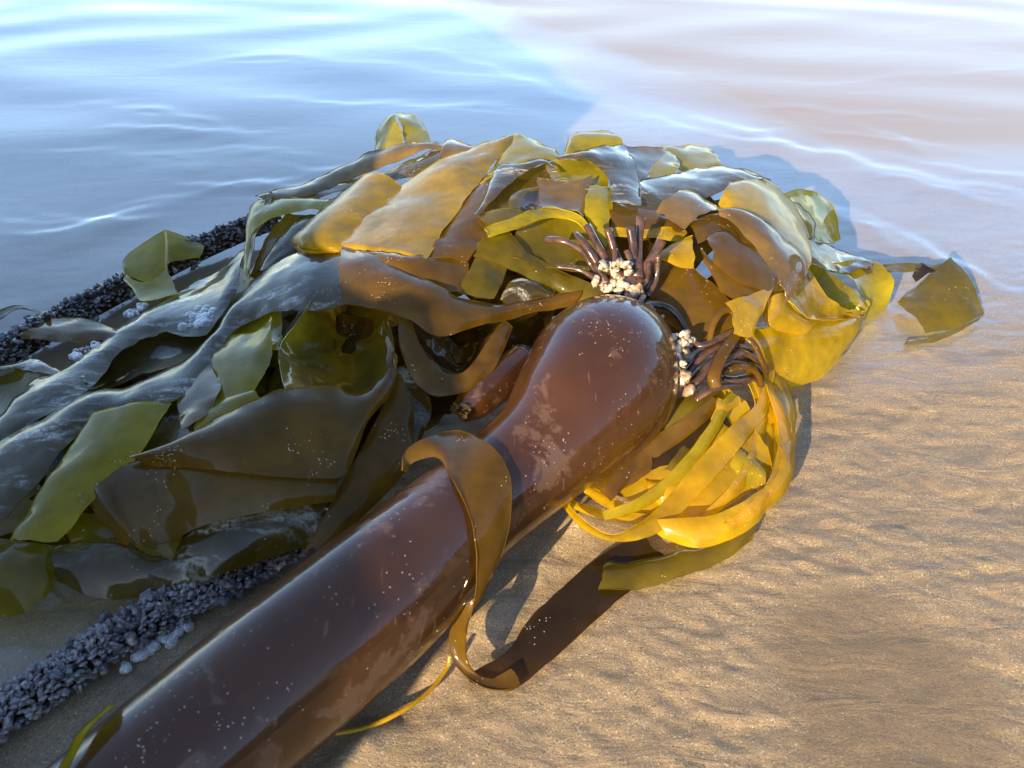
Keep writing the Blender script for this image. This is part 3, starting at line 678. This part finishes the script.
blade('b', 'brown blade with straight pale edge leaning on the thick stipe', [(398,372,414,420),(374,425,410,458),(347,475,397,482),(326,514,362,517),(303,553,332,545)], o=2.2, bulge=.4)
blade('s', 'narrow blue grey panel between brown blades left of the stipe', [(398,370,414,360),(392,402,431,404),(397,430,424,432),(402,456,414,456)], o=1.0, bulge=.3)
blade('s', 'bluish wet blade along the bottom left edge of the heap', [(50,545,58,580),(80,543,95,598),(125,545,145,597),(160,556,185,588),(200,528,228,572),(262,511,275,556),(330,500,308,546)], o=1.2, bulge=.6)
blade('o', 'rounded olive blade at the lower left edge of the photo', [(-40,550,-40,620),(0,545,0,617),(30,543,30,611),(48,548,50,590),(54,560,54,575)], o=1.4, bulge=1.0)
blade('o', 'small folded olive blade above the bluish bottom blade', [(62,520,65,543),(80,513,80,544),(105,517,110,544),(134,536,138,550)], o=.5, bulge=.4)
blade('d', 'thin dark blade edge above the rounded olive blade at left', [(-25,545,-25,535),(20,530,24,541),(50,522,52,545),(68,520,70,545)], o=.6, bulge=.2)
# --- back left
blade('y', 'yellow and grey folded blade curling over the back stem', [(205,246,200,257),(186,237,186,259),(167,230,168,264),(163,231,165,277,.6,.6),(143,244,148,282,.9,.9),(126,257,130,277,1.1,1.1),(123,268,124,280,1.6,1.8),(132,279,132,288,2.2,2.3),(150,282,143,301,2.5,2.5),(167,267,178,294,2.2,2.2)], o=.8, bulge=.15, wob=.0008)
blade('s', 'thin pale looped blade edge at far left above the back stem', [(-20,322,-22,330),(0,310,0,319),(15,305,17,309),(30,307,34,311),(54,319,52,323)], o=.8, bulge=.05)
blade('b', 'brown and orange blade lying over the back stem at left', [(16,336,22,338),(40,320,46,341),(75,319,76,342),(108,326,98,339),(128,336,116,344)], o=1.8, bulge=.3)
blade('y', 'yellow arched blade at the back left corner of the heap', [(249,278,246,262,.6,-1.4),(252,242,248,222,.6,-1.6),(263,224,254,202,.6,-2),(290,212,280,196,.6,-2),(318,210,306,197,.6,-2),(345,214,335,200,.4,-2)], o=1.6, bulge=.5)
blade('b', 'russet blade inside the yellow arch at back left', [(286,212,338,211),(268,234,318,240),(250,276,264,276)], o=-.6, bulge=-.5)
blade('d', 'dark brown strip inside the yellow arch', [(300,218,318,214),(280,240,300,244),(258,272,270,270)], o=.3, bulge=.2)
blade('t', 'thin grey blade edge running down the yellow arch', [(270,190,273,195),(262,208,266,212),(255,227,259,230),(250,248,253,252),(246,276,249,278)], o=2.4, bulge=.05)
blade('t', 'long mauve strap of kelp across the back of the heap', [(255,196,265,200),(300,184,305,197),(340,167,346,182),(375,151,378,169),(408,143,410,156),(432,142,432,150),(450,146,447,150)], o=1.6, bulge=.3)
blade('t', 'frayed golden brown strip under the long mauve strap', [(262,196,266,202),(300,193,304,200),(340,184,342,192),(362,178,362,186)], o=1.0, bulge=.1)
blade('y', 'tall rounded yellow loop poking up at the back of the heap', [(375,153,404,149,0,1),(378,130,402,132,0,1),(388,116,395,116,.2,1),(406,113,401,126,-1.2,.8),(423,123,404,138,-2.2,.5),(433,146,406,149,-2.6,.5)], o=.4, bulge=.3, k=7)
blade('s', 'grey blade under the mauve strap at the back', [(360,180,366,190),(398,166,394,182),(430,150,430,174),(452,146,448,166)], o=.6, bulge=.3)
blade('t', 'short tan rolled blade behind the grey gold blade', [(441,152,440,168),(449,139,446,164),(474,146,470,158),(488,150,485,160)], o=.8, bulge=.5)
# --- centre, sunlit
blade('h', 'golden rolled blade with white glint left of centre', [(357,179,403,187),(335,197,382,206),(312,219,359,228),(293,236,341,248),(291,241,337,252,-.6,-.6),(296,244,336,253,-1.6,-1.6)], o=3.4, bulge=1.3)
blade('h', 'large grey and gold blade rising to the crest of the heap', [(516,135,514,140),(480,145,492,166),(440,161,478,183),(400,186,461,206),(365,214,446,226),(344,240,430,254),(342,246,426,259,-.3,-.3),(346,250,424,262,-1.4,-1.4)], o=3.6, bulge=.5)
blade('b', 'brown blade on the right slope of the grey gold blade', [(484,176,500,180),(465,204,492,210),(445,230,482,242),(426,258,466,264)], o=3.0, bulge=.3)
blade('b', 'brown curved rim under the large grey gold blade', [(342,246,344,254),(380,252,385,264),(420,257,421,278),(445,256,447,292),(464,246,470,290)], o=2.8, bulge=.3)
blade('b', 'sunlit speckled brown blade bending across the middle of the heap', [(342,248,343,301),(375,255,378,309),(430,282,411,320),(460,297,441,336),(495,304,476,327),(540,298,531,314),(585,288,572,307)], o=3.4, bulge=.7)
blade('b', 'hanging brown loop left of the float', [(409,310,398,330),(416,335,402,354),(428,357,413,378),(445,371,434,396),(460,374,470,390),(474,362,490,374),(487,342,502,353),(503,320,512,328)], o=2.6, bulge=.3)
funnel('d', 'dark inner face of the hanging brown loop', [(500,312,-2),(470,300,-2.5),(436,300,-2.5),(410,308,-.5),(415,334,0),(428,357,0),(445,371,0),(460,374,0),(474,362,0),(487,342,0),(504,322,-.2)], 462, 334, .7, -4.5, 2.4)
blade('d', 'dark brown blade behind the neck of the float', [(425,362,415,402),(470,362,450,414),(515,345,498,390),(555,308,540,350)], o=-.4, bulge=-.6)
blade('o', 'short olive blade with square end in the centre of the heap', [(476,256,507,267),(467,274,502,283),(462,282,497,292,.0,.0),(459,292,492,300,-.6,-.6)], o=3.2, bulge=.2)
blade('o', 'olive diagonal blade running down to the back of the float', [(488,231,472,256),(507,231,498,264),(522,248,526,277),(545,263,556,292),(575,277,582,305),(604,290,604,318)], o=3.4, bulge=.3)
blade('s', 'small domed shiny blade in shade left of the float', [(500,300,506,312),(512,280,520,307),(532,279,536,304),(552,290,550,306)], o=3.0, bulge=.8)
blade('y', 'narrow yellow cut strap end jutting left at the centre', [(484,228,487,237),(515,217,517,228),(545,208,546,218),(565,210,562,217),(581,217,577,223),(592,230,586,232)], o=5.2, bulge=.1, thick=.002)
blade('o', 'olive hollow blade below the yellow cut strap end', [(520,226,512,258),(552,214,548,268),(580,219,580,272),(596,236,598,268)], o=3.6, bulge=-.6)
blade('y', 'yellow humped blade at the top of the heap right of the grey gold blade', [(512,136,517,135,.2,0),(503,152,537,140),(492,168,560,156),(480,184,530,170)], o=3.2, bulge=.7)
blade('s', 'white edged blade arching over a small dark hollow near the crest', [(474,214,477,217),(486,194,492,199),(496,167,511,181),(520,163,526,171),(546,161,546,165),(557,172,553,172)], o=5.0, bulge=.2)
blade('o', 'olive floor of the small hollow near the crest', [(475,214,484,224),(500,210,500,227),(530,214,528,224)], o=4.2, bulge=.2)
blade('b', 'brown back wall of the small hollow near the crest', [(492,186,480,212),(520,172,510,214),(546,164,542,208),(564,166,562,192)], o=2.4, bulge=-.4)
blade('o', 'little olive curl inside the small hollow', [(512,218,521,218),(509,202,521,202),(517,191,527,192),(538,186,537,190)], o=3.8, bulge=.3)
blade('t', 'folded box shaped tan blade just left above the cut stubs', [(536,177,541,211),(550,179,555,211),(564,181,568,208),(580,180,580,214),(593,175,583,219)], o=5.0, bulge=-.2)
blade('y', 'translucent yellow blade hanging right of the box shaped fold', [(588,186,583,214),(600,186,596,230),(613,188,606,250)], o=4.4, bulge=.5)
blade('s', 'white shining blade folded over the crest above the cut stubs', [(556,157,558,159),(585,150,588,162),(610,145,605,172),(626,146,611,186),(637,172,611,200),(642,206,612,203)], o=5.6, bulge=.3)
blade('y', 'yellow inner face under the white shining fold', [(545,163,552,180),(570,156,570,183),(592,161,590,190),(610,174,608,192)], o=4.2, bulge=-.3)
blade('y', 'yellow rolled loop at the very top of the heap', [(564,155,567,156),(570,138,577,154),(582,132,582,153),(605,131,605,151),(616,136,615,150),(623,146,621,150)], o=2.4, bulge=.7)
blade('t', 'tan speckled blade at the crest right of the white fold', [(622,147,640,181),(645,148,648,180),(670,150,650,178)], o=3.2, bulge=.2)
blade('y', 'yellow turned back fold beside the tan crest blade', [(668,150,644,179),(676,154,660,180),(682,169,674,175)], o=3.5, bulge=.3)
blade('y', 'smooth yellow blade at the back right of the crest', [(660,147,668,156),(690,146,682,170),(708,149,705,171),(716,154,717,170),(720,164,720,170)], o=1.8, bulge=.5)
blade('s', 'broad grey shining blade right of the crest', [(638,182,640,212),(665,177,660,214),(700,168,686,207),(720,166,708,198),(746,171,732,187),(770,181,752,185)], o=3.8, bulge=.6)
blade('g', 'big round yellow blade on the right shoulder of the heap', [(730,184,718,204),(757,178,735,220),(781,190,752,238),(800,214,775,258),(810,245,793,274),(808,266,800,279)], o=5.2, bulge=1.0)
blade('t', 'tan and yellow rolled blade below the grey shining blade', [(684,191,656,211),(701,197,670,221),(724,208,684,230)], o=5.6, bulge=.7)
blade('t', 'long grey brown blade sweeping down the right shoulder', [(716,210,720,216),(742,208,740,231),(766,223,756,247),(788,241,770,266),(806,256,782,287),(809,266,786,301)], o=6.0, bulge=.7)
blade('g', 'golden blade flowing into the open loop on the right', [(800,256,782,282),(809,267,785,294),(819,285,793,307),(834,302,811,319),(848,309,836,320),(864,311,860,318)], o=5.2, bulge=-.5)
blade('o', 'dark olive inside of the open loop on the right', [(806,260,804,268,1,1.2),(826,270,816,290,1,.6),(843,281,831,306,1.2,.4),(858,295,848,313,1.4,.8),(867,308,862,315,1.6,1.6)], o=3.4, bulge=-2.2)
blade('g', 'big bright golden blade at the right foot of the heap', [(738,333,760,384,2.2,.3),(770,326,784,388,2.2,.2),(800,320,812,382,2.2,.2),(830,315,840,358,2.2,.6),(856,311,860,326,2.6,1.4),(867,300,866,308,3.2,2.6)], o=.3, bulge=1.2)
blade('y', 'olive yellow loop open to the left at the right end of heap', [(830,264,836,273),(860,260,852,276),(880,263,858,288),(893,281,868,301),(889,303,866,309),(872,320,862,316),(858,332,856,324)], o=2.0, bulge=-.5, k=7)
blade('s', 'pale wet blade lying behind the right hand loops', [(800,236,804,266),(830,245,832,272),(850,253,852,272),(874,262,874,266)], o=1.4, bulge=.3)
blade('y', 'green yellow loop behind the right shoulder', [(780,194,784,200),(803,189,798,207),(823,197,808,224),(836,212,818,240),(841,238,834,244)], o=1.2, bulge=-.5)
blade('o', 'dark curl inside the green yellow loop', [(788,202,790,230),(800,204,800,236),(810,216,814,240)], o=.6, bulge=.4)
blade('o', 'separate olive yellow blade standing in wet sand at far right', [(897,303,925,334,-.4,0),(908,294,940,331,-.2,.1),(928,277,962,325,0,.1),(945,262,978,317,.2,.2),(951,259,984,314,.1,.1)], o=.4, bulge=.7)
blade('o', 'narrow strip trailing from the heap to the separate far right blade', [(862,268,866,276,.4,.4),(885,265,888,273),(910,264,914,272),(938,264,940,272),(952,262,955,270)], o=.3, bulge=.1)
blade('d', 'small dark tip beside the separate far right blade', [(912,276,916,282),(920,263,930,272),(930,268,936,272)], o=.5, bulge=.1)
blade('o', 'wet brown fold along the foot of the separate far right blade', [(984,315,978,320),(960,327,958,332),(935,335,935,341),(908,338,905,345)], o=.3, bulge=.1)
# --- right middle, brown and sunlit
blade('b', 'orange brown blade behind the cut stubs', [(610,202,610,227),(640,203,640,240),(662,211,662,234),(684,228,678,238)], o=3.8, bulge=.3)
blade('g', 'narrow golden strip across behind the cut stubs', [(612,228,612,236),(650,230,650,238),(686,228,683,242)], o=4.0, bulge=.1)
blade('g', 'small golden funnel fold right of the cut stubs', [(657,256,661,261),(675,242,678,267),(692,236,692,270)], o=4.2, bulge=.4)
blade('b', 'speckled brown blade in the middle of the right shoulder', [(706,238,714,264),(726,229,732,277),(746,242,752,287),(766,250,768,292),(780,270,782,293)], o=5.2, bulge=.4)
blade('b', 'brown strip under the speckled brown blade', [(700,246,704,262),(722,268,720,288),(745,283,738,299),(768,289,757,297)], o=4.4, bulge=.2)
blade('b', 'rust brown blade under the long grey brown sweep', [(686,222,698,242),(720,212,722,237),(745,221,746,247),(776,246,768,256)], o=4.6, bulge=.2)
blade('g', 'yellow pointed flap above the brown strands', [(726,303,734,334),(748,295,750,338),(773,287,757,322)], o=5.4, bulge=.4)
blade('b', 'amber loop right of the yellow pointed flap', [(768,290,752,326),(778,289,766,324),(785,300,778,318)], o=5.0, bulge=-.4)
blade('b', 'wide brown blade in the float shadow right of the stubs', [(646,260,646,304),(680,260,675,328),(706,278,700,343),(726,298,722,348),(745,316,742,345)], o=1.6, bulge=.4)
blade('d', 'dark brown blade behind the barnacled base of the stubs', [(606,232,600,304),(640,236,640,306),(664,254,658,314)], o=.6, bulge=.3)
blade('g', 'golden fold between the brown blade and the open loop', [(786,290,768,300),(796,312,770,326),(820,320,800,336)], o=4.6, bulge=.4)

# broken end of a second stipe
bs = thing('broken_stipe', 'orange brown broken stipe end lying left of the float neck', 'kelp stipe')
tube('stipe', [pt(525,360,.0), pt(498,382,.6), pt(474,402,.8), pt(459,414,.6)], [.018,.019,.017,.010], STIPE, bs, 6, 18)
V = []; Fc = []
R = random.Random(5)
for i in range(16):
    c = pt(460+R.uniform(-8,10), 412+R.uniform(-8,8), 2.4); off = len(V); s = .004
    V += [c+Vector((R.uniform(-s,s),R.uniform(-s,s),R.uniform(-s,s))) for _ in range(4)]; Fc += [(off,off+1,off+2),(off,off+2,off+3),(off,off+1,off+3)]
link('torn_flesh', V, Fc, KM['t'], bs, False)

# ------------------------------------------------------------------ foam bubbles
def foam_mat():
    m, t, p, out = newmat('foam_bubble')
    p.inputs['Base Color'].default_value = (.9,.92,.95,1); p.inputs['Roughness'].default_value = .08
    tp = nd(t, 'ShaderNodeBsdfTransparent'); mx = nd(t, 'ShaderNodeMixShader'); lw = nd(t, 'ShaderNodeLayerWeight'); lw.inputs[0].default_value = .35
    t.links.new(math_n(t, 'ADD', math_n(t, 'MULTIPLY', lw.outputs['Facing'], .75), .12), mx.inputs[0])
    t.links.new(tp.outputs[0], mx.inputs[1]); t.links.new(p.outputs[0], mx.inputs[2]); t.links.new(mx.outputs[0], out.inputs['Surface']); return m
FOAM = foam_mat()
def foam(label, spots, n, size, P=pt, o=1.5):
    R = random.Random(len(label)); V = []; Fc = []
    for i in range(n):
        x, y, r = R.choice(spots); c = P(x+R.gauss(0,r*.5), y+R.gauss(0,r*.35), o); s = size*R.choice([.4,.5,.7,1,1.3]); off = len(V); a, b = 8, 5
        for k in range(b+1):
            th = math.pi/2*k/b*1.2
            for j in range(a): V.append(c+Vector((math.sin(th)*math.cos(6.2832*j/a), math.sin(th)*math.sin(6.2832*j/a), math.cos(th)))*s)
        Fc += grid_faces(b+1, a, off, True)
    tag(link('foam', V, Fc, FOAM), label, 'foam', 'sea foam patches', 'stuff')
foam('clump of foam bubbles on the silvery blade', [(200,318,12),(192,322,8),(208,314,8)], 60, .0045, o=1.5)
foam('thin line of foam on the silvery blade', [(75,356,5),(85,350,6),(95,346,5),(130,312,8),(140,308,6)], 60, .003, o=1.6)
foam('string of foam beside the near barnacled stem', [(125,668,4),(140,655,5),(152,648,5),(165,640,5),(175,632,5),(185,625,4)], 90, .0032, P=lambda x,y,o: at(x,y,.003))
